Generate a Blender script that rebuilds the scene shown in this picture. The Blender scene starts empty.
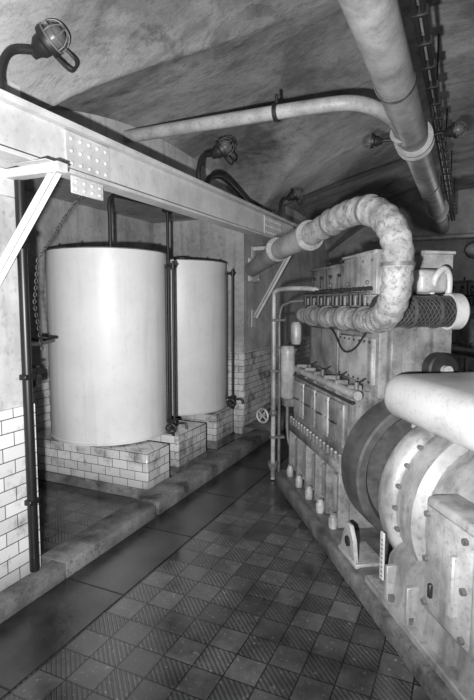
import bpy, bmesh, math, random
from mathutils import Vector, Matrix
random.seed(4)
D=bpy.data
col=bpy.context.scene.collection
# ------------------------------------------------------------ materials
def newmat(name):
    m=D.materials.new(name); m.use_nodes=True
    nt=m.node_tree; b=nt.nodes['Principled BSDF']
    return m,nt,b
def N(nt,t,**k):
    n=nt.nodes.new(t)
    for a,v in k.items():
        if a in n.inputs: n.inputs[a].default_value=v
        else: setattr(n,a,v)
    return n
def ramp(nt,fac,stops):
    r=nt.nodes.new('ShaderNodeValToRGB'); e=r.color_ramp.elements
    while len(e)<len(stops): e.new(.5)
    for i,(p,c) in enumerate(stops):
        e[i].position=p; e[i].color=(c,c,c,1)
    nt.links.new(fac,r.inputs[0]); return r.outputs[0]
def mul(nt,a,b,f=1.0,bt='MULTIPLY'):
    m=nt.nodes.new('ShaderNodeMix'); m.data_type='RGBA'; m.blend_type=bt
    m.inputs[0].default_value=f
    nt.links.new(a,m.inputs[6]); nt.links.new(b,m.inputs[7]); return m.outputs[2]
def simple(name,base,rough=.5,metal=0,dirt=.35,scale=6,bump=.1,fine=60,spec=.5,lo=.35,hi=.6,streak=0):
    m,nt,b=newmat(name)
    tc=N(nt,'ShaderNodeTexCoord')
    n1=N(nt,'ShaderNodeTexNoise'); n1.inputs['Scale'].default_value=scale; n1.inputs['Detail'].default_value=8; n1.inputs['Roughness'].default_value=.65
    nt.links.new(tc.outputs['Object'],n1.inputs['Vector'])
    c1=ramp(nt,n1.outputs[0],[(lo,base*(1-dirt)),(hi,base)])
    n2=N(nt,'ShaderNodeTexNoise'); n2.inputs['Scale'].default_value=fine; n2.inputs['Detail'].default_value=4
    nt.links.new(tc.outputs['Object'],n2.inputs['Vector'])
    c2=ramp(nt,n2.outputs[0],[(.3,1-dirt*.6),(.45,1)])
    c=mul(nt,c1,c2)
    if streak:
        mp=N(nt,'ShaderNodeMapping'); mp.inputs['Scale'].default_value=(9,9,.5); nt.links.new(tc.outputs['Object'],mp.inputs['Vector'])
        n3=N(nt,'ShaderNodeTexNoise'); n3.inputs['Scale'].default_value=1.6; n3.inputs['Detail'].default_value=7
        nt.links.new(mp.outputs[0],n3.inputs['Vector'])
        c=mul(nt,c,ramp(nt,n3.outputs[0],[(.34,1-streak),(.46,1)]))
    nt.links.new(c,b.inputs['Base Color'])
    b.inputs['Roughness'].default_value=rough; b.inputs['Metallic'].default_value=metal
    b.inputs['Specular IOR Level'].default_value=spec
    if bump:
        bp=N(nt,'ShaderNodeBump'); bp.inputs['Strength'].default_value=bump; bp.inputs['Distance'].default_value=.01
        nt.links.new(n1.outputs[0],bp.inputs['Height']); nt.links.new(bp.outputs[0],b.inputs['Normal'])
    return m
WHITE=simple('white_paint',.52,.38,dirt=.3,scale=3,bump=.05,fine=40)
TANKP=simple('tank_paint',.74,.42,dirt=.09,scale=2.2,bump=.04,fine=22,streak=.08)
BEAMP=simple('beam_paint',.58,.5,dirt=.25,scale=4,bump=.05,fine=30)
GREY=simple('engine_grey_paint',.24,.4,dirt=.6,scale=7,bump=.12,streak=.4)
LGREY=simple('light_grey_paint',.38,.4,dirt=.5,scale=6,bump=.1,streak=.3)
GENP=simple('generator_paint',.33,.4,dirt=.5,scale=4,bump=.12,streak=.3,fine=35)
MGREY=simple('mid_grey_metal',.14,.45,dirt=.5,scale=9,bump=.12)
DARK=simple('dark_iron',.022,.5,dirt=.4,scale=12,bump=.1)
NET=simple('wire_netting',.08,.5,dirt=.4,scale=12,bump=0)
BLACK=simple('black_enamel',.01,.4,dirt=.3,scale=12,bump=.0)
WHEEL=simple('flywheel_steel',.085,.42,dirt=.5,scale=9,bump=.12)
PIPEP=simple('pipe_paint',.40,.5,dirt=.45,scale=5,bump=.12)
GLASS=simple('lamp_glass',.12,.35,dirt=.3,scale=14,bump=0,spec=.3)
CONC=simple('curb_concrete',.20,.75,dirt=.75,scale=4,bump=.4,spec=.2)
def make_wrap():
    m,nt,b=newmat('insulation_wrap')
    tc=N(nt,'ShaderNodeTexCoord')
    n=N(nt,'ShaderNodeTexNoise'); n.inputs['Scale'].default_value=30; n.inputs['Detail'].default_value=9; n.inputs['Roughness'].default_value=.8
    nt.links.new(tc.outputs['Object'],n.inputs['Vector'])
    n3=N(nt,'ShaderNodeTexNoise'); n3.inputs['Scale'].default_value=5; n3.inputs['Detail'].default_value=5
    nt.links.new(tc.outputs['Object'],n3.inputs['Vector'])
    c=mul(nt,ramp(nt,n.outputs[0],[(.38,.17),(.52,.46)]),ramp(nt,n3.outputs[0],[(.35,.5),(.6,1)]))
    nt.links.new(c,b.inputs['Base Color']); b.inputs['Roughness'].default_value=.75
    bp=N(nt,'ShaderNodeBump'); bp.inputs['Strength'].default_value=1; bp.inputs['Distance'].default_value=.016
    nt.links.new(n.outputs[0],bp.inputs['Height']); nt.links.new(bp.outputs[0],b.inputs['Normal'])
    return m
WRAP=make_wrap()
def make_walltile():
    m,nt,b=newmat('white_wall_tile')
    g=N(nt,'ShaderNodeNewGeometry'); s=N(nt,'ShaderNodeSeparateXYZ'); nt.links.new(g.outputs['Position'],s.inputs[0])
    a=N(nt,'ShaderNodeMath',operation='ADD'); nt.links.new(s.outputs[0],a.inputs[0]); nt.links.new(s.outputs[1],a.inputs[1])
    cb=N(nt,'ShaderNodeCombineXYZ'); nt.links.new(a.outputs[0],cb.inputs[0]); nt.links.new(s.outputs[2],cb.inputs[1])
    br=N(nt,'ShaderNodeTexBrick'); br.offset=.5
    nt.links.new(cb.outputs[0],br.inputs['Vector'])
    br.inputs['Scale'].default_value=1; br.inputs['Brick Width'].default_value=.152; br.inputs['Row Height'].default_value=.076
    br.inputs['Mortar Size'].default_value=.003; br.inputs['Mortar Smooth'].default_value=.3
    br.inputs['Color1'].default_value=(.68,.68,.68,1); br.inputs['Color2'].default_value=(.54,.54,.54,1); br.inputs['Mortar'].default_value=(.08,.08,.08,1)
    n=N(nt,'ShaderNodeTexNoise'); n.inputs['Scale'].default_value=4; n.inputs['Detail'].default_value=8; n.inputs['Roughness'].default_value=.7
    nt.links.new(g.outputs['Position'],n.inputs['Vector'])
    c=mul(nt,br.outputs[0],ramp(nt,n.outputs[0],[(.36,.4),(.5,1)]))
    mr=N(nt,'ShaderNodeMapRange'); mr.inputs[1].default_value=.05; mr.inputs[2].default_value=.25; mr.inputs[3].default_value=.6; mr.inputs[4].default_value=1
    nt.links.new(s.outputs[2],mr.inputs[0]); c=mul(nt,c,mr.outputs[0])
    nt.links.new(c,b.inputs['Base Color']); b.inputs['Roughness'].default_value=.22
    bp=N(nt,'ShaderNodeBump'); bp.inputs['Strength'].default_value=.5; bp.inputs['Distance'].default_value=.004; bp.invert=True
    nt.links.new(br.outputs['Fac'],bp.inputs['Height']); nt.links.new(bp.outputs[0],b.inputs['Normal'])
    return m
WTILE=make_walltile()
def make_floor():
    m,nt,b=newmat('floor_clay_tile')
    T=.15
    g=N(nt,'ShaderNodeNewGeometry')
    s=N(nt,'ShaderNodeSeparateXYZ'); nt.links.new(g.outputs['Position'],s.inputs[0])
    cb=N(nt,'ShaderNodeCombineXYZ'); cb.inputs[2].default_value=.05
    nt.links.new(s.outputs[0],cb.inputs[0]); nt.links.new(s.outputs[1],cb.inputs[1])
    br=N(nt,'ShaderNodeTexBrick'); br.offset=0
    nt.links.new(g.outputs['Position'],br.inputs['Vector'])
    br.inputs['Scale'].default_value=1; br.inputs['Brick Width'].default_value=T; br.inputs['Row Height'].default_value=T
    br.inputs['Mortar Size'].default_value=.0035; br.inputs['Mortar Smooth'].default_value=.1
    br.inputs['Color1'].default_value=(.08,.08,.08,1); br.inputs['Color2'].default_value=(.042,.042,.042,1); br.inputs['Mortar'].default_value=(.008,.008,.008,1)
    ck=N(nt,'ShaderNodeTexChecker'); ck.inputs['Scale'].default_value=1/T
    nt.links.new(cb.outputs[0],ck.inputs['Vector'])
    w=N(nt,'ShaderNodeTexWave'); w.wave_type='BANDS'; w.bands_direction='DIAGONAL'; w.inputs['Scale'].default_value=22
    nt.links.new(cb.outputs[0],w.inputs['Vector'])
    groove=ramp(nt,w.outputs[0],[(.3,.5),(.6,1.05)])
    mx=N(nt,'ShaderNodeMix',data_type='RGBA'); mx.inputs[6].default_value=(1,1,1,1)
    nt.links.new(ck.outputs['Fac'],mx.inputs[0]); nt.links.new(groove,mx.inputs[7])
    n=N(nt,'ShaderNodeTexNoise'); n.inputs['Scale'].default_value=2.2; n.inputs['Detail'].default_value=8; n.inputs['Roughness'].default_value=.65
    nt.links.new(g.outputs['Position'],n.inputs['Vector'])
    c=mul(nt,mul(nt,br.outputs[0],mx.outputs[2]),ramp(nt,n.outputs[0],[(.38,.35),(.62,1.3)]))
    n2=N(nt,'ShaderNodeTexNoise'); n2.inputs['Scale'].default_value=45; n2.inputs['Detail'].default_value=3
    nt.links.new(g.outputs['Position'],n2.inputs['Vector'])
    c=mul(nt,c,ramp(nt,n2.outputs[0],[(.62,1.0),(.76,3.4)]))
    nt.links.new(c,b.inputs['Base Color'])
    nt.links.new(ramp(nt,n.outputs[0],[(.35,.10),(.65,.30)]),b.inputs['Roughness'])
    b.inputs['Specular IOR Level'].default_value=1.0
    ad=N(nt,'ShaderNodeMath',operation='SUBTRACT'); nt.links.new(mx.outputs[2],ad.inputs[0]); nt.links.new(br.outputs['Fac'],ad.inputs[1])
    bp=N(nt,'ShaderNodeBump'); bp.inputs['Strength'].default_value=.5; bp.inputs['Distance'].default_value=.003
    nt.links.new(ad.outputs[0],bp.inputs['Height']); nt.links.new(bp.outputs[0],b.inputs['Normal'])
    return m
FTILE=make_floor()
CHAN=simple('oily_floor_strip',.03,.25,dirt=.85,scale=3.5,bump=.5,spec=.8,fine=30)
def make_ceiling():
    m,nt,b=newmat('stained_vault_plaster')
    g=N(nt,'ShaderNodeNewGeometry')
    def noise(sc,det,ro,vec=None,dist=0):
        n=N(nt,'ShaderNodeTexNoise'); n.inputs['Scale'].default_value=sc; n.inputs['Detail'].default_value=det; n.inputs['Roughness'].default_value=ro; n.inputs['Distortion'].default_value=dist
        nt.links.new(vec or g.outputs['Position'],n.inputs['Vector']); return n.outputs[0]
    mp=N(nt,'ShaderNodeMapping'); mp.inputs['Scale'].default_value=(.5,2.0,1); nt.links.new(g.outputs['Position'],mp.inputs['Vector'])
    a=ramp(nt,noise(1.0,8,.6,dist=.4),[(.38,.16),(.46,.26),(.54,.33),(.64,.40)])
    st=ramp(nt,noise(2.5,8,.65,mp.outputs[0],.5),[(.36,.68),(.5,1)])
    f=ramp(nt,noise(16,8,.8),[(.35,.7),(.5,1)])
    p=ramp(nt,noise(1.5,12,.72,dist=.8),[(.575,1),(.60,.74),(.66,.66)])
    c=mul(nt,mul(nt,mul(nt,a,st),f),p)
    nt.links.new(c,b.inputs['Base Color']); b.inputs['Roughness'].default_value=.85; b.inputs['Specular IOR Level'].default_value=.15
    bp=N(nt,'ShaderNodeBump'); bp.inputs['Strength'].default_value=.8; bp.inputs['Distance'].default_value=.02
    nt.links.new(noise(9,9,.7),bp.inputs['Height']); nt.links.new(bp.outputs[0],b.inputs['Normal'])
    return m
CEIL=make_ceiling()
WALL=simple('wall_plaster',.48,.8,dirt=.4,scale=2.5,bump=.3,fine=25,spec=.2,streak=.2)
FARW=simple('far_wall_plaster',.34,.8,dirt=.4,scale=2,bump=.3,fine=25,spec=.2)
# ------------------------------------------------------------ builder
class B:
    def __init__(s): s.bm=bmesh.new(); s.m=[]
    def _mi(s,mat):
        if mat not in s.m: s.m.append(mat)
        return s.m.index(mat)
    def merge(s,t,mat,M=None):
        i=s._mi(mat)
        bmesh.ops.recalc_face_normals(t,faces=t.faces)
        for f in t.faces: f.material_index=i; f.smooth=True
        if M is not None: t.transform(M)
        me=D.meshes.new('t'); t.to_mesh(me); t.free(); s.bm.from_mesh(me); D.meshes.remove(me)
    def box(s,x0,x1,y0,y1,z0,z1,mat,bev=.004,seg=1,M=None):
        t=bmesh.new(); bmesh.ops.create_cube(t,size=1)
        for v in t.verts:
            v.co=Vector(((x0+x1)/2+v.co.x*(x1-x0),(y0+y1)/2+v.co.y*(y1-y0),(z0+z1)/2+v.co.z*(z1-z0)))
        if bev: bmesh.ops.bevel(t,geom=list(t.edges),offset=bev,segments=seg,affect='EDGES',profile=.5)
        s.merge(t,mat,M)
    def prism(s,poly,axis,a0,a1,mat,bev=.003):
        t=bmesh.new(); 
        def P(u,v,w):
            return {'x':(w,u,v),'y':(u,w,v),'z':(u,v,w)}[axis]
        lo=[t.verts.new(P(u,v,a0)) for u,v in poly]; hi=[t.verts.new(P(u,v,a1)) for u,v in poly]
        t.faces.new(lo); t.faces.new(hi[::-1]); n=len(poly)
        for i in range(n): t.faces.new((lo[i],hi[i],hi[(i+1)%n],lo[(i+1)%n]))
        if bev: bmesh.ops.bevel(t,geom=list(t.edges),offset=bev,segments=1,affect='EDGES')
        s.merge(t,mat)
    def lathe(s,prof,p0,ax,mat,seg=32):
        ax=Vector(ax).normalized(); q=Vector((0,0,1)).rotation_difference(ax).to_matrix().to_4x4()
        t=bmesh.new(); rings=[]
        for r,z in prof:
            if r<1e-5: rings.append([t.verts.new((0,0,z))])
            else: rings.append([t.verts.new((r*math.cos(2*math.pi*k/seg),r*math.sin(2*math.pi*k/seg),z)) for k in range(seg)])
        for A,C in zip(rings,rings[1:]):
            for k in range(seg):
                k2=(k+1)%seg
                if len(A)==1 and len(C)==1: continue
                if len(A)==1: t.faces.new((A[0],C[k],C[k2]))
                elif len(C)==1: t.faces.new((A[k],A[k2],C[0]))
                else: t.faces.new((A[k],A[k2],C[k2],C[k]))
        s.merge(t,mat,Matrix.Translation(Vector(p0))@q)
    def cyl(s,p0,p1,r,mat,seg=20,r2=None,bev=0):
        p0=Vector(p0);p1=Vector(p1);L=(p1-p0).length; r2=r if r2 is None else r2
        if bev: pr=[(0,0),(r-bev,0),(r,bev),(r2,L-bev),(r2-bev,L),(0,L)]
        else: pr=[(0,0),(r,0),(r2,L),(0,L)]
        s.lathe(pr,p0,p1-p0,mat,seg)
    def tube(s,pts,r,mat,seg=12,smooth=True,res=8,rf=None,closed=False,cap=True):
        P=[Vector(p) for p in pts]
        if smooth and len(P)>2:
            Q=[];n=len(P)
            for i in range(n if closed else n-1):
                if closed: a,b,c,d=P[(i-1)%n],P[i],P[(i+1)%n],P[(i+2)%n]
                else: a=P[i-1] if i>0 else P[0]*2-P[1]; b=P[i];c=P[i+1]; d=P[i+2] if i+2<n else P[-1]*2-P[-2]
                for k in range(res):
                    u=k/res
                    Q.append(.5*((2*b)+(c-a)*u+(2*a-5*b+4*c-d)*u*u+(3*b-a-3*c+d)*u**3))
            if not closed: Q.append(P[-1])
            P=Q
        n=len(P); t=bmesh.new(); rings=[]
        def tan(i):
            if closed: return (P[(i+1)%n]-P[i-1]).normalized()
            return (P[min(i+1,n-1)]-P[max(i-1,0)]).normalized()
        T=tan(0); up=Vector((0,0,1)) if abs(T.z)<.9 else Vector((1,0,0))
        X=T.cross(up).normalized(); 
        for i in range(n):
            T2=tan(i); X=T.rotation_difference(T2)@X; X=(X-T2*X.dot(T2)).normalized(); T=T2
            Y=T.cross(X); rr=r*(rf(i,n) if rf else 1)
            rings.append([t.verts.new(P[i]+(X*math.cos(2*math.pi*k/seg)+Y*math.sin(2*math.pi*k/seg))*rr) for k in range(seg)])
        pairs=list(zip(rings,rings[1:]))
        for A,C in pairs:
            for k in range(seg): t.faces.new((A[k],A[(k+1)%seg],C[(k+1)%seg],C[k]))
        if closed:
            A,C=rings[-1],rings[0]
            o=min(range(seg),key=lambda o:(A[0].co-C[o].co).length)
            for k in range(seg): t.faces.new((A[k],A[(k+1)%seg],C[(k+1+o)%seg],C[(k+o)%seg]))
        elif cap:
            t.faces.new(rings[0][::-1]); t.faces.new(rings[-1])
        s.merge(t,mat)
    def ring(s,c,ax,R,r,mat,n=28,seg=8):
        ax=Vector(ax).normalized(); u=ax.orthogonal().normalized(); v=ax.cross(u); c=Vector(c)
        s.tube([c+u*R*math.cos(2*math.pi*k/n)+v*R*math.sin(2*math.pi*k/n) for k in range(n)],r,mat,seg,smooth=False,closed=True)
    def flange(s,p,ax,R,t,mat,nb=8,bm=None,rb=.009):
        ax=Vector(ax).normalized(); p=Vector(p)
        s.cyl(p-ax*t/2,p+ax*t/2,R,mat,28,bev=.003)
        u=ax.orthogonal().normalized(); v=ax.cross(u)
        for k in range(nb):
            a=2*math.pi*(k+.5)/nb; c=p+(u*math.cos(a)+v*math.sin(a))*(R-rb*1.6)
            s.cyl(c-ax*(t/2+.008),c+ax*(t/2+.008),rb,bm or mat,6)
    def handwheel(s,c,ax,R,mat,r=.008):
        ax=Vector(ax).normalized(); c=Vector(c); s.ring(c,ax,R,r,mat,24,6)
        u=ax.orthogonal().normalized(); v=ax.cross(u)
        for k in range(4):
            a=math.pi/2*k; s.cyl(c,c+(u*math.cos(a)+v*math.sin(a))*R,r*.8,mat,6)
        s.cyl(c-ax*.02,c+ax*.02,r*2,mat,10)
    def sphere(s,c,r,mat,sc=(1,1,1)):
        t=bmesh.new(); bmesh.ops.create_uvsphere(t,u_segments=20,v_segments=12,radius=r)
        s.merge(t,mat,Matrix.Translation(Vector(c))@Matrix.Diagonal((*sc,1)))
    def done(s,name,parent=None,sharp=38):
        me=D.meshes.new(name)
        for e in s.bm.edges:
            if len(e.link_faces)==2 and e.calc_face_angle(0)>math.radians(sharp): e.smooth=False
        s.bm.to_mesh(me); s.bm.free()
        for m in s.m: me.materials.append(m)
        o=D.objects.new(name,me); col.objects.link(o)
        if parent: o.parent=parent
        return o
def empty(name,loc=(0,0,0),rz=0):
    e=D.objects.new(name,None); col.objects.link(e); e.location=loc; e.rotation_euler=(0,0,rz); e.empty_display_size=.2
    return e
# ------------------------------------------------------------ room shell
b=B(); b.box(-3.8,2.7,-1.4,9.6,-.1,0,FTILE,0); b.done('floor')
b=B(); b.box(-2.055,-1.66,-1.3,5.9,0,.006,CHAN,0)
for k in range(9): b.box(-2.05,-1.665,-.9+k*.75,-.892+k*.75,.005,.0075,BLACK,0)
b.done('drain_channel_cover')
PX=-2.2   # near pier face
b=B()
b.box(PX+.03,-2.06,-1.3,2.1,0,.10,CONC,.012,2); b.box(-2.27,-2.06,2.1,3.02,0,.10,CONC,.012,2); b.box(-2.27,-2.06,3.06,5.4,0,.11,CONC,.012,2); b.box(-2.43,-2.06,5.4,6.9,0,.11,CONC,.012,2)
b.done('concrete_curb')
X0,X1,Y0,Y1=-2.52,2.62,-1.4,9.6
def ceil_z(x,y):
    s=(x-.05)/2.57; main=2.50+1.02*(1-s*s)
    k=min(1,max(0,(1-abs(s))/.72))
    cr=0
    for yc in (.3,3.9,7.5):
        d=(y-yc)/1.70
        if abs(d)<1: cr=max(cr,2.56+(.46+.54*k)*math.sqrt(1-d*d))
    return max(main,cr)
t=bmesh.new(); nx,ny=180,400
g=[[t.verts.new((X0+(X1-X0)*i/nx,Y0+(Y1-Y0)*j/ny,ceil_z(X0+(X1-X0)*i/nx,Y0+(Y1-Y0)*j/ny))) for j in range(ny+1)] for i in range(nx+1)]
for i in range(nx):
    for j in range(ny): t.faces.new((g[i][j],g[i][j+1],g[i+1][j+1],g[i+1][j]))
me=D.meshes.new('ceiling'); 
for f in t.faces: f.smooth=True
t.to_mesh(me); t.free(); me.materials.append(CEIL); o=D.objects.new('ceiling',me); col.objects.link(o)
b=B()
b.box(-2.9,PX,-1.4,2.03,0,2.85,WALL,.004)
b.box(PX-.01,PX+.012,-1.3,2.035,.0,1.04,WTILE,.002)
b.done('wall_left')
b=B()
b.box(-3.0,-2.45,5.5,9.6,0,2.7,WALL,.004); b.box(-3.0,-2.5,5.5,9.6,2.7,3.4,WALL,.004)
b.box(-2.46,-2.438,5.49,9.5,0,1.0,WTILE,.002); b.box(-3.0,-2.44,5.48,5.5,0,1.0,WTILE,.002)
b.done('wall_left')
b=B()
b.box(-3.8,-2.5,2.03,5.5,2.62,3.4,WALL,.004); b.done('wall_left')
b=B(); b.box(-3.0,-2.5,-1.4,2.03,2.85,3.4,WALL,.004); b.done('wall_left')
b=B()
b.box(-3.9,-3.72,1.9,5.6,0,2.62,WALL,0); b.box(-3.72,-3.70,2.0,5.5,0.4,1.0,WTILE,.002); b.done('wall_left')
b=B(); b.box(-3.72,-2.9,1.9,2.0,0,2.62,WALL,0); b.done('wall_left')
b=B(); b.box(-3.72,-3.0,5.5,5.6,0,2.62,WALL,0); b.done('wall_left')
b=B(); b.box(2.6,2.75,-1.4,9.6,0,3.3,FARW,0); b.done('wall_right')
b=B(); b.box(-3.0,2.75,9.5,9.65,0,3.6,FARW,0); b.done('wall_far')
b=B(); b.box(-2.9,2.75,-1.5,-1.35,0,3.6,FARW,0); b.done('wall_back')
b=B(); b.cyl((PX+.035,1.965,.10),(PX+.035,1.965,2.27),.026,BLACK,16)
for z in (.5,1.2,1.9): b.box(PX+.012,PX+.06,1.93,2.0,z-.015,z+.015,BLACK,.003)
b.done('black_standpipe')
# ------------------------------------------------------------ steel beam
b=B()
bx0,bx1=-2.07,-1.95; bz0,bz1=2.29,2.55; by0,by1=-1.2,6.1
b.box(-2.02,-2.0,by0,by1,bz0+.01,bz1-.01,BEAMP,0)
b.box(bx0,bx1,by0,by1,bz1-.022,bz1,BEAMP,.003); b.box(bx0,bx1,by0,by1,bz0,bz0+.022,BEAMP,.003)
for y,w in ((2.30,.36),(5.25,.5)):
    b.box(-2.0,-1.985,y-w/2,y+w/2,bz0+.03,bz1-.03,BEAMP,.002)
    for i in range(int(w/.07)):
        for z in (bz0+.065,bz0+.13,bz0+.195):
            b.sphere((-1.985,y-w/2+.04+i*.07,z),.012,BEAMP)
b.box(-2.0,-1.94,by0,by1,bz1-.004,bz1+.006,BEAMP,.002)
b.box(-2.0,-1.988,2.16,2.42,2.2,2.30,BEAMP,.003)
for i in range(4):
    for z in (2.225,2.265): b.sphere((-1.986,2.19+i*.065,z),.011,BEAMP)
b.done('steel_beam')
def bracket(name,yt,yf,xw,ztop,zfoot,xt=-1.92):
    b=B()
    b.box(xw,xt+.03,yt-.035,yt+.035,ztop-.05,ztop-.002,BEAMP,.003)
    b.box(xw,xw+.015,min(yt,yf)-.06,max(yt,yf)+.04,ztop-.14,ztop,BEAMP,.003)
    b.box(xw,xw+.015,yf-.06,yf+.06,zfoot-.12,zfoot+.1,BEAMP,.003)
    A=Vector((xw+.02,yf,zfoot)); C=Vector((xt-.01,yt,ztop-.03)); d=C-A
    M=Matrix.Translation(A)@d.to_track_quat('X','Z').to_matrix().to_4x4()
    b.box(0,d.length,-.03,.03,-.005,.005,BEAMP,.002,M=M); b.box(0,d.length,.02,.03,-.03,.03,BEAMP,.002,M=M)
    b.box(-2.08,xt,yt-.08,yt+.08,ztop-.004,ztop,BEAMP,.001)
    b.done(name)
bracket('beam_bracket',1.93,1.60,PX,2.288,1.42,-1.86)
bracket('beam_bracket',5.75,5.75,-2.438,2.288,1.42)
# ------------------------------------------------------------ tanks
def tank(y,x=-3.03,r=.535,z0=.387,z1=2.05):
    root=empty('storage_tank',(x,y,0))
    b=B()
    pr=[(0,z0),(r-.04,z0),(r-.01,z0+.01),(r,z0+.035),(r,z1-.03)]
    b.lathe(pr+[(r,z1)],(0,0,0),(0,0,1),TANKP,96)
    b.lathe([(r,z1-.004),(r+.010,z1-.004),(r+.010,z1+.004),(0,z1+.01)],(0,0,0),(0,0,1),MGREY,96)
    b.lathe([(r+.002,z0+.03),(r+.006,z0+.034),(r+.006,z0+.04),(r+.002,z0+.044)],(0,0,0),(0,0,1),TANKP,96)
    b.done('shell',root)
    b=B()
    b.cyl((.1,-.1,z1+.01),(.1,-.1,z1+.05),.08,MGREY,24,bev=.004)
    for k in range(14):
        a=2*math.pi*k/14; b.cyl((r*.96*math.cos(a),r*.96*math.sin(a),z1),(r*.96*math.cos(a),r*.96*math.sin(a),z1+.022),.009,DARK,6)
    b.done('lid_fittings',root)
    b=B(); gx,gy=.59,.18
    b.cyl((gx,gy,.45),(gx,gy,1.98),.0125,DARK,10)
    b.cyl((gx-.05,gy-.05,.5),(gx-.05,gy-.05,1.95),.006,DARK,8)
    for z in (.5,1.93):
        b.cyl((r-.06,gy,z),(gx+.03,gy,z),.012,DARK,10); b.cyl((gx,gy,z-.03),(gx,gy,z+.03),.02,DARK,10)
    b.box(gx-.03,gx+.03,gy-.03,gy+.03,.46,.53,DARK,.008)
    b.cyl((gx,gy,.49),(gx+.04,gy-.12,.47),.018,DARK,10); b.handwheel((gx+.04,gy-.13,.47),(.2,-1,-.1),.045,DARK,.009)
    b.tube([(gx+.02,gy-.06,.48),(gx+.03,gy-.07,.43),(gx+.06,gy-.12,.41)],.012,DARK,8)
    b.tube([(gx+.02,gy,.49),(gx+.1,gy+.02,.49),(gx+.12,gy+.02,.44)],.012,DARK,8)
    b.done('level_gauge',root)
    return root
T1=tank(3.72); T2=tank(4.98)
for y0,y1,x1 in ((3.27,3.6,-2.31),(3.86,4.4,-2.38),(4.78,5.22,-2.46)):
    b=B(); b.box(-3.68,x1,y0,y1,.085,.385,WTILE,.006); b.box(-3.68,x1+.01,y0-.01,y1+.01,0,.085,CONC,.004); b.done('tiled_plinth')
b=B()
b.tube([(-2.75,3.42,2.05),(-2.75,3.42,2.3),(-2.75,3.42,2.44),(-2.74,3.46,2.49),(-2.72,3.56,2.5),(-2.66,4.1,2.5),(-2.62,4.5,2.5)],.016,DARK,10)
b.cyl((-2.65,4.15,.42),(-2.65,4.15,2.5),.014,DARK,10)
b.box(-2.69,-2.61,4.1,4.2,2.46,2.53,DARK,.01)
o=b.done('vent_pipe',T1); o.location=(3.03,-3.72,0)
b=B()
b.tube([(-2.62,2.62,1.34),(-2.5,2.4,1.34),(-2.4,2.2,1.35)],.012,DARK,8)
b.cyl((-2.62,2.62,1.34),(-3.66,2.72,1.34),.012,DARK,8)
b.cyl((-3.6,2.6,.02),(-3.6,2.6,2.5),.018,DARK,10)
b.tube([(-3.62,2.5,1.1),(-2.9,2.4,1.1),(-2.5,2.34,1.1)],.018,DARK,10)
b.box(-2.62,-2.5,2.3,2.4,1.06,1.14,DARK,.015); b.cyl((-2.56,2.35,1.1),(-2.56,2.35,1.2),.012,DARK,8); b.handwheel((-2.56,2.35,1.19),(0,0,1),.05,DARK,.007)
b.done('alcove_water_pipe')
def chain(name,pts,L=.034):
    b=B(); P=[Vector(p) for p in pts]
    seg=[(P[i],P[i+1]) for i in range(len(P)-1)]
    tot=sum((c-a).length for a,c in seg); n=int(tot/(L*.72))
    def at(s):
        for a,c in seg:
            l=(c-a).length
            if s<=l: return a.lerp(c,s/l),(c-a).normalized()
            s-=l
        return P[-1],(P[-1]-P[-2]).normalized()
    for i in range(n):
        c,d=at(i*L*.72); u=d.orthogonal().normalized(); v=d.cross(u)
        w=u if i%2 else v
        b.tube([c+d*L*.5*math.cos(a)+w*L*.3*math.sin(a) for a in [k*math.pi/4 for k in range(8)]],L*.11,DARK,5,smooth=False,closed=True)
    return b.done(name)
chain('hanging_chain',[(-2.03,2.36,2.29),(-2.15,2.27,2.1),(-2.3,2.20,1.85),(-2.34,2.2,1.6),(-2.34,2.25,1.3)],.028)
# ------------------------------------------------------------ caged lamps
def caged_lamp(c,d,arm,ra=.02,s=1.0):
    root=empty('caged_lamp',(0,0,0)); c=Vector(c); d=Vector(d).normalized()
    b=B()
    b.lathe([(0,-.09*s),(.028*s,-.09*s),(.036*s,-.06*s),(.052*s,-.04*s),(.056*s,-.01*s),(.074*s,0),(.078*s,.015*s),(.075*s,.03*s),(0,.03*s)],c,d,DARK,28)
    b.done('housing',root)
    b=B(); b.lathe([(.056*s,.03*s),(.056*s,.055*s),(.046*s,.08*s),(.024*s,.096*s),(0,.1*s)],c,d,GLASS,24); b.done('glass',root)
    b=B(); u=d.orthogonal().normalized(); v=d.cross(u)
    for k in range(4):
        a=math.pi*k/4; w=u*math.cos(a)+v*math.sin(a)
        b.tube([c+w*.07*s+d*.03*s,c+w*.067*s+d*.07*s,c+w*.04*s+d*.105*s,c+d*.115*s,c-w*.04*s+d*.105*s,c-w*.067*s+d*.07*s,c-w*.07*s+d*.03*s],.0035*s,MGREY,6,res=4)
    b.ring(c+d*.065*s,d,.068*s,.0035*s,MGREY); b.ring(c+d*.033*s,d,.073*s,.005*s,MGREY)
    b.done('cage',root)
    b=B(); b.tube(arm+[tuple(c-d*.06*s)],ra,DARK,12); b.done('arm',root)
    return root
for i,y in enumerate((1.92,3.79,5.69,7.5)):
    r_=caged_lamp((-1.90,y,2.85),(.50,.12,.30),[(-1.99,y-.2,2.54),(-2.00,y-.19,2.66),(-2.00,y-.12,2.78)],s=1.0)
    b=B(); b.tube([(-1.88,y+.03,2.80),(-1.86,y+.12,2.76),(-1.86,y+.16,2.82),(-1.9,y+.12,2.88)],.008,DARK,8); b.done('flex_lead',r_)
b=B(); b.tube([(-2.0,3.72,2.57),(-2.02,3.85,2.66),(-2.05,4.1,2.72),(-2.08,4.4,2.7),(-2.06,4.7,2.6),(-2.03,4.9,2.56)],.026,BLACK,12); b.done('black_conduit')
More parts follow.
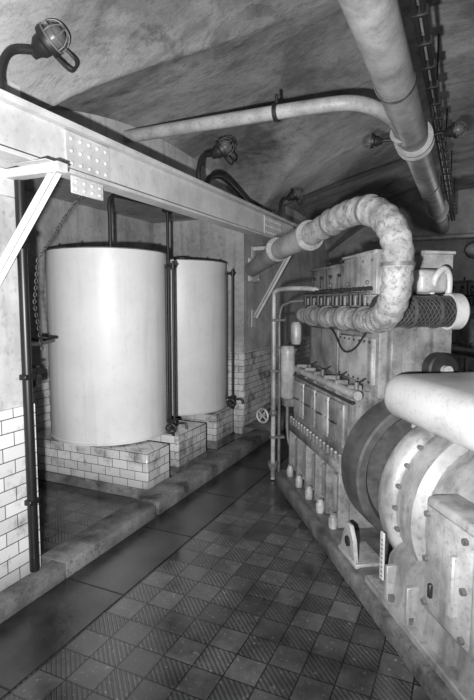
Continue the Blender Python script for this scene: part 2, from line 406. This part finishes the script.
# ------------------------------------------------------------ ceiling pipes
b=B()
P0=Vector((-.43,-1.3,2.9)); P1=Vector((-.47,9.5,2.9)); 
b.cyl(P0,P1,.112,PIPEP,36)
for y in (4.3,4.42): b.flange((-.45,y,2.9),(0,1,0),.15,.028,PIPEP,10)
b.flange((-.45,7.6,2.9),(0,1,0),.15,.05,PIPEP,10)
for y in (1.9,3.2,6.0,8.2):
    b.lathe([(.113,-.02),(.118,-.02),(.118,.02),(.113,.02)],(-.45,y,2.9),(0,1,0),MGREY,36)
    b.cyl((-.45,y,3.0),(-.45,y,3.5),.009,DARK,8)
b.done('ceiling_main_pipe')
b=B()
b.tube([(-2.52,3.33,2.9),(-1.6,3.34,2.9),(-.95,3.36,2.9),(-.72,3.42,2.9),(-.58,3.58,2.88),(-.52,3.8,2.87),(-.52,4.1,2.87),(-.52,4.26,2.87)],.048,PIPEP,20)
b.lathe([(.049,-.015),(.06,-.015),(.06,.015),(.049,.015)],(-1.25,3.35,2.9),(1,0,0),DARK,24); b.cyl((-1.25,3.35,2.95),(-1.25,3.35,3.02),.012,DARK,8)
b.flange((-.52,4.05,2.87),(0,1,0),.075,.03,PIPEP,6)
b.done('ceiling_branch_pipe')
b=B()
for dx,r in ((.15,.016),(.19,.012)):
    b.cyl((-.43+dx,-1.3,3.0),(-.47+dx,9.4,3.0),r,DARK,10)
for k in range(28):
    y=.6+k*.3; b.box(-.31,-.23,y-.012,y+.012,2.98,3.03,DARK,.004); 
for k in range(6):
    b.cyl((-.27,1+k*1.5,3.02),(-.27,1+k*1.5,3.5),.006,DARK,6)
b.done('ceiling_cable_conduit')
caged_lamp((-.76,4.32,2.92),(-1,-.2,.1),[(-.45,4.36,2.9),(-.55,4.36,2.91),(-.65,4.34,2.92)],.014,.8)
caged_lamp((-.16,4.32,2.92),(1,-.2,.1),[(-.45,4.36,2.9),(-.35,4.36,2.91),(-.27,4.34,2.92)],.014,.8)
caged_lamp((.5,7.6,2.75),(-.1,-.7,-.3),[(.5,7.8,3.45),(.5,7.8,3.1),(.5,7.75,2.9)],.016,1)
# ------------------------------------------------------------ engine
F=empty('machine_foundation',(0,0,0),math.radians(35))
b=B(); b.box(1.10,2.25,.4,4.22,0,.1,CONC,.012,2); b.box(1.14,2.2,.45,4.18,.1,.13,MGREY,.004); b.done('plinth',F)
def build_engine(loc,withexh=True):
    E=empty('diesel_engine',loc,math.radians(35))
    b=B()
    b.prism([(1.27,.13),(1.93,.13),(1.93,.98),(1.36,1.04),(1.25,.99),(1.25,.60),(1.2,.56),(1.2,.5),(1.27,.48)],'y',2.95,4.12,GREY,.006)
    for i in range(6):
        y=2.98+i*.225
        b.box(1.2,1.28,y-.018,y+.018,.14,.5,GREY,.004)
    for i in range(5):
        y=3.02+i*.225
        b.box(1.235,1.27,y+.0,y+.145,.2,.44,LGREY,.01,2)
    for i in range(16):
        y=2.99+i*.074; b.cyl((1.185+.03,y,.57),(1.215,y,.615),.016,MGREY,8); b.sphere((1.215,y,.615),.012,LGREY)
    b.done('crankcase',E)
    b=B()
    for i in range(4):
        y0=2.99+i*.28
        b.box(1.228,1.252,y0,y0+.255,.66,.95,LGREY if i%2 else GREY,.01,2)
        for yy in (y0+.02,y0+.235):
            for z in (.69,.8,.92): b.cyl((1.222,yy,z),(1.235,yy,z),.009,MGREY,6)
        b.tube([(1.228,y0+.1,.8),(1.205,y0+.1,.81),(1.205,y0+.16,.81),(1.228,y0+.16,.8)],.006,DARK,6,False)
    b.done('crankcase_doors',E)
    b=B()
    for i in range(5):
        y=3.0+i*.25; b.lathe([(0,0),(.026,0),(.03,.02),(.03,.06),(.02,.08),(.02,.095),(0,.095)],(1.18,y,.13),(0,0,1),LGREY,16)
        b.cyl((1.18,y,.2),(1.25,y,.2),.012,GREY,8)
    b.done('foot_cups',E)
    b=B(); b.cyl((1.27,2.85,1.03),(1.27,4.16,1.03),.03,LGREY,16,bev=.004)
    for i in range(6): b.box(1.25,1.34,2.95+i*.22,2.98+i*.22,.99,1.08,GREY,.005)
    b.cyl((1.235,2.85,.985),(1.235,4.1,.985),.01,DARK,8)
    b.done('camshaft_rail',E)
    b=B()
    b.box(1.4,1.88,2.86,4.2,1.0,1.62,GREY,.02,2)
    b.box(1.385,1.4,3.5,4.1,1.08,1.40,GREY,.005); b.box(1.375,1.41,2.9,3.44,1.08,1.38,LGREY,.008)
    for i in range(7):
        for z in (1.1,1.355): b.cyl((1.368,2.93+i*.08,z),(1.38,2.93+i*.08,z),.008,DARK,6)
    b.box(1.36,1.9,2.84,4.22,1.6,1.65,LGREY,.008)
    b.done('cylinder_block',E)
    b=B()
    b.box(1.40,1.88,3.42,4.16,1.65,1.87,GREY,.012,2); b.box(1.38,1.90,2.88,3.40,1.65,1.91,LGREY,.014,2)
    b.box(1.37,1.91,2.87,3.41,1.90,1.925,LGREY,.006); b.box(1.39,1.89,3.42,4.17,1.865,1.885,GREY,.006)
    b.box(1.394,1.40,3.78,3.79,1.66,1.86,DARK,0)
    for y in (3.5,3.68,3.88,4.06): b.cyl((1.375,y,1.80),(1.40,y,1.80),.012,DARK,8); b.cyl((1.375,y,1.80),(1.375,y,1.70),.006,DARK,6)
    for y in (2.93,3.06,3.2,3.34): b.cyl((1.37,y,1.865),(1.38,y,1.865),.008,MGREY,6)
    for i in range(4):
        y0=2.93+i*.325
        for k in range(4):
            b.cyl((1.385,y0+k*.075,1.69),(1.345,y0+k*.075,1.69),.013,DARK,8); 
            b.cyl((1.345,y0+.02+k*.075,1.585),(1.345,y0+.02+k*.075,1.64+.02*(k%2)),.012+.005*(k%2),DARK if k%2 else MGREY,10)
        b.sphere((1.37,y0+.05,1.73),.014,MGREY)
    b.cyl((1.34,2.9,1.66),(1.34,4.15,1.66),.009,MGREY,8)
    for k in range(5): b.cyl((1.5,3.0+k*.25,1.88),(1.5,3.0+k*.25,1.935),.012,DARK,6)
    b.done('cylinder_heads',E)
    b=B()
    for i in range(4):
        y0=2.95+i*.31
        b.cyl((1.3,y0,1.05),(1.3,y0,1.10),.016,MGREY,10); b.cyl((1.3,y0,1.09),(1.37,y0+.02,1.12),.006,DARK,6)
    b.tube([(1.36,2.95,1.42),(1.345,3.1,1.3),(1.35,3.3,1.27),(1.36,3.5,1.38),(1.36,3.6,1.42)],.007,DARK,6)
    b.cyl((1.375,2.9,1.42),(1.375,4.15,1.42),.012,MGREY,8)
    b.done('fuel_lines',E)
    b=B()
    b.tube([(1.32,2.8+k*.0225,1.5) for k in range(60)],.066,WRAP,18,smooth=False,rf=lambda i,n:1+.06*math.sin(i*1.25))
    for i in range(4): b.cyl((1.3,3.05+i*.325,1.5),(1.42,3.05+i*.325,1.52),.05,WRAP,16); b.lathe([(.066,-.012),(.082,-.012),(.082,.012),(.066,.012)],(1.32,2.9+i*.325,1.5),(0,1,0),MGREY,24)
    b.done('exhaust_manifold',E)
    b=B()
    b.box(1.3,1.85,4.12,4.2,.13,1.05,GREY,.02,2)
    b.tube([(1.1,4.28,.01),(1.1,4.28,1.0),(1.1,4.28,1.6),(1.1,4.27,1.69),(1.16,4.2,1.72),(1.3,4.0,1.72),(1.42,3.92,1.7)],.02,LGREY,10)
    b.tube([(1.16,4.3,.01),(1.16,4.3,1.0),(1.16,4.3,1.5),(1.22,4.25,1.6),(1.34,4.18,1.62)],.014,MGREY,10)
    b.lathe([(0,0),(.05,0),(.062,.02),(.062,.4),(.066,.4),(.066,.43),(.05,.46),(0,.47)],(1.2,4.17,.77),(0,0,1),LGREY,24)
    b.box(1.16,1.3,4.12,4.2,.7,.77,GREY,.01)
    b.lathe([(0,0),(.035,0),(.045,.03),(.045,.16),(.03,.19),(0,.19)],(1.25,4.1,1.25),(0,0,1),LGREY,16)
    b.cyl((1.1,4.28,.62),(.99,4.2,.62),.014,MGREY,10); b.handwheel((.98,4.19,.62),(1,.8,0),.06,LGREY,.009); b.sphere((1.1,4.28,.62),.035,MGREY)
    b.lathe([(.02,0),(.02,.05),(.05,.12),(.05,.14)],(1.1,4.28,.03),(0,0,1),MGREY,16)
    b.tube([(1.2,4.17,.7),(1.2,4.17,.5),(1.22,4.14,.35),(1.3,4.1,.3)],.014,MGREY,8)
    b.tube([(1.15,4.3,1.2),(1.22,4.2,1.22),(1.25,4.1,1.2)],.012,MGREY,8)
    for z in (.4,1.0,1.45): b.box(1.07,1.2,4.25,4.32,z-.012,z+.012,MGREY,.003)
    b.done('service_pipes',E)
    b=B()
    b.cyl((1.3,2.7,1.55),(1.80,2.7,1.55),.09,DARK,32)
    for h in range(12):
        for sg in (1,-1):
            b.tube([(1.36+.41*k/50,2.7+.091*math.cos(sg*k*.17+h*.5236),1.55+.091*math.sin(sg*k*.17+h*.5236)) for k in range(51)],.0022,NET,4,smooth=False)
    for x in (1.5,1.66): b.lathe([(.094,-.01),(.1,-.01),(.1,.01),(.094,.01)],(x,2.7,1.55),(1,0,0),NET,32)
    b.lathe([(.095,0),(.108,0),(.108,.07),(.095,.085),(.04,.09),(0,.09)],(1.75,2.7,1.55),(1,0,0),WHITE,32)
    b.tube([(1.76,2.75,1.6),(1.76,2.82,1.66),(1.76,2.9,1.7)],.04,DARK,12)
    b.done('air_intake_filter',E)
    b=B()
    b.box(1.58,1.77,2.72,2.88,1.66,1.80,LGREY,.03,3); b.tube([(1.68,2.76,1.66),(1.68,2.72,1.75),(1.73,2.72,1.80),(1.78,2.74,1.75),(1.79,2.76,1.62)],.02,WHITE,12)
    b.box(1.45,1.86,2.8,2.86,1.05,1.5,GREY,.01)
    b.cyl((1.75,2.8,1.2),(1.75,2.7,1.2),.1,DARK,24,bev=.01); b.cyl((1.75,2.7,1.2),(1.75,2.66,1.2),.03,LGREY,12)
    b.done('governor_box',E)
    b=B()
    c=(1.6,2.60,.6)
    b.lathe([(0,.02),(.09,0),(.12,.03),(.36,.04),(.385,0),(.425,0),(.437,.012),(.437,.24),(.425,.25),(.1,.25),(.1,.37),(0,.37)],c,(0,1,0),WHEEL,72)
    b.cyl((1.6,2.2,.6),(1.6,2.68,.6),.09,MGREY,24)
    b.done('flywheel',E)
    b=B(); b.prism([(2.52,.13),(2.74,.13),(2.70,.24),(2.66,.33),(2.6,.33),(2.55,.26)],'x',1.125,1.15,LGREY,.004)
    b.cyl((1.115,2.62,.23),(1.16,2.62,.23),.03,DARK,16); b.box(1.12,1.3,2.5,2.76,.12,.145,LGREY,.004)
    b.done('barring_bracket',E)
    b=B()
    def loc2(x,y,z): # room -> engine frame
        return (x*.81915+y*.57358, -x*.57358+y*.81915, z)
    b.tube([loc2(-2.46,5.72,2.0),loc2(-2.0,4.96,2.03),(1.15,4.1,2.07),(1.19,3.62,2.09)],.088,PIPEP,28)
    b.flange((1.19,3.6,2.095),(.1,-1,.02),.112,.04,LGREY,10)
    b.flange((1.13,4.3,2.065),(.1,-1,.02),.105,.03,LGREY,10)
    b.done('exhaust_pipe_section',E)
    b=B()
    w=[(1.195,3.58,2.10),(1.21,3.2,2.13),(1.23,2.95,2.145),(1.25,2.72,2.125),(1.27,2.54,2.04),(1.285,2.45,1.91),(1.29,2.44,1.76),(1.3,2.49,1.63),(1.315,2.61,1.53),(1.32,2.75,1.5),(1.32,2.86,1.5)]
    b.tube(w,.080,WRAP,28,res=14,rf=lambda i,n:(1+.04*math.sin(i*.95)+.012*math.sin(i*3.7))*(1 if i<n*.82 else 1-.2*(i-n*.82)/(n*.18)))
    for p,d in (((1.21,3.2,2.13),(.05,-1,.05)),((1.25,2.72,2.125),(.1,-1,-.3)),((1.29,2.44,1.8),(0,0,1))):
        b.lathe([(.081,-.01),(.088,-.01),(.088,.01),(.081,.01)],p,d,MGREY,28)
    b.done('insulated_exhaust_bend',E)
    return E
E1=build_engine((0,0,0))
b=B(); b.box(-2.44,-2.40,5.58,5.86,1.86,2.14,BEAMP,.006); 
for yy in (5.61,5.83):
    for z in (1.89,2.11): b.cyl((-2.4,yy,z),(-2.385,yy,z),.012,BEAMP,6)
b.done('exhaust_wall_plate')
# ------------------------------------------------------------ generator
G=empty('generator',(0,0,0),math.radians(35))
b=B()
R=.43; k0=-.07
b.lathe([(.1,2.41+k0),(.3,2.41+k0),(.38,2.42+k0),(R+.01,2.40+k0),(R+.02,2.38+k0),(R+.02,2.30+k0),(R+.005,2.28+k0),(R-.02,2.27+k0),(R-.025,2.10),(R-.005,2.08),(R-.005,2.03),(R-.03,2.01),(R-.05,1.99),(R-.05,1.2),(R-.1,1.1),(0,1.1)],(1.6,0,.6),(0,1,0),GENP,80)
for k in range(24):
    a=2*math.pi*k/24; c=Vector((1.6+(R-.012)*math.cos(a),0,.6+(R-.012)*math.sin(a)))
    b.cyl(c+Vector((0,2.205,0)),c+Vector((0,2.18,0)),.012,MGREY,6)
b.done('stator_frame',G)
b=B()
b.prism([(1.14,.13),(2.1,.13),(2.06,.36),(1.95,.44),(1.25,.44),(1.17,.36)],'y',1.1,2.22,GENP,.01)
b.box(1.11,2.15,1.0,2.36,.13,.17,GENP,.006)
for y in (1.45,1.62,1.95,2.12,2.28): b.cyl((1.14,y,.165),(1.14,y,.2),.02,MGREY,6)
for y in (1.95,2.14): b.box(1.115,1.18,y-.012,y+.012,.16,.34,GENP,.004)
b.done('base_frame',G)
b=B()
b.box(1.14,1.3,1.5,1.86,.30,.80,GENP,.02,3); b.box(1.125,1.14,1.53,1.83,.33,.77,LGREY,.01,2)
for y in (1.56,1.81):
    for z in (.36,.55,.74): b.cyl((1.11,y,z),(1.126,y,z),.014,MGREY,8)
b.box(1.10,1.14,1.60,1.625,.42,.66,LGREY,.006); b.box(1.11,1.14,1.76,1.78,.4,.46,DARK,.004)
b.done('inspection_hatch',G)
b=B(); b.box(1.27,2.15,1.5,2.60,.97,1.215,WHITE,.11,6); b.box(1.42,1.9,2.3,2.5,.9,1.0,WHITE,.02)
b.done('coupling_hood',G)
b=B(); b.box(1.117,1.128,2.18,2.21,.24,.48,WHITE,.001)
for k in range(9): b.box(1.114,1.118,2.18,2.195,.26+k*.023,.262+k*.023,BLACK,0)
b.done('gauge_rule',G)
E2=empty('diesel_engine',(1.0,3.0,0),math.radians(35))
for ch in list(E1.children):
    if ch.name.startswith(('exhaust_pipe_section','insulated')): continue
    o=D.objects.new(ch.name,ch.data); col.objects.link(o); o.parent=E2
b=B(); b.cyl((-1.6,9.2,2.7),(2.6,9.2,2.7),.035,LGREY,12)
for x in (-1.5,0,1.5): b.cyl((x,9.2,2.7),(x,9.5,2.7),.015,LGREY,8)
b.done('far_wall_pipe')
b=B(); b.sphere((.05,9.42,2.5),.11,WHITE,(1.3,.5,.9)); b.ring((.05,9.44,2.5),(0,1,0),.13,.015,MGREY); b.box(-.05,.15,9.44,9.5,2.38,2.62,MGREY,.01); b.done('bulkhead_wall_lamp')
# ------------------------------------------------------------ lights
def light(name,t,loc,e,**k):
    l=D.lights.new(name,t); l.energy=e
    for a,v in k.items(): setattr(l,a,v)
    o=D.objects.new(name,l); col.objects.link(o); o.location=loc; return o
yaw=math.radians(24.8)
fl=light('camera_flash','SPOT',(-.20,.02,1.46),760,spot_size=math.radians(124),spot_blend=.95,shadow_soft_size=.03)
fl.rotation_euler=(math.radians(96),0,yaw-math.radians(2))
for i,(p,e) in enumerate([((-1.0,5.6,2.6),4),((.3,7.9,2.55),14),((1.6,3.0,2.6),4)]):  # unseen fill points, added to brighten the dimmer parts of the room
    light('fill_light','POINT',p,e,shadow_soft_size=.12)
w=D.worlds.new('World'); bpy.context.scene.world=w; w.use_nodes=True
w.node_tree.nodes['Background'].inputs[0].default_value=(.02,.02,.02,1)
bpy.context.scene.view_settings.view_transform='Standard'
# ------------------------------------------------------------ camera
cam=D.cameras.new('camera'); co=D.objects.new('camera',cam); col.objects.link(co)
cam.sensor_fit='VERTICAL'; cam.sensor_height=36; cam.lens=500/700*36; cam.clip_start=.05
co.location=(0,0,1.6); co.rotation_euler=(math.radians(90-5.37),0,yaw)
bpy.context.scene.camera=co
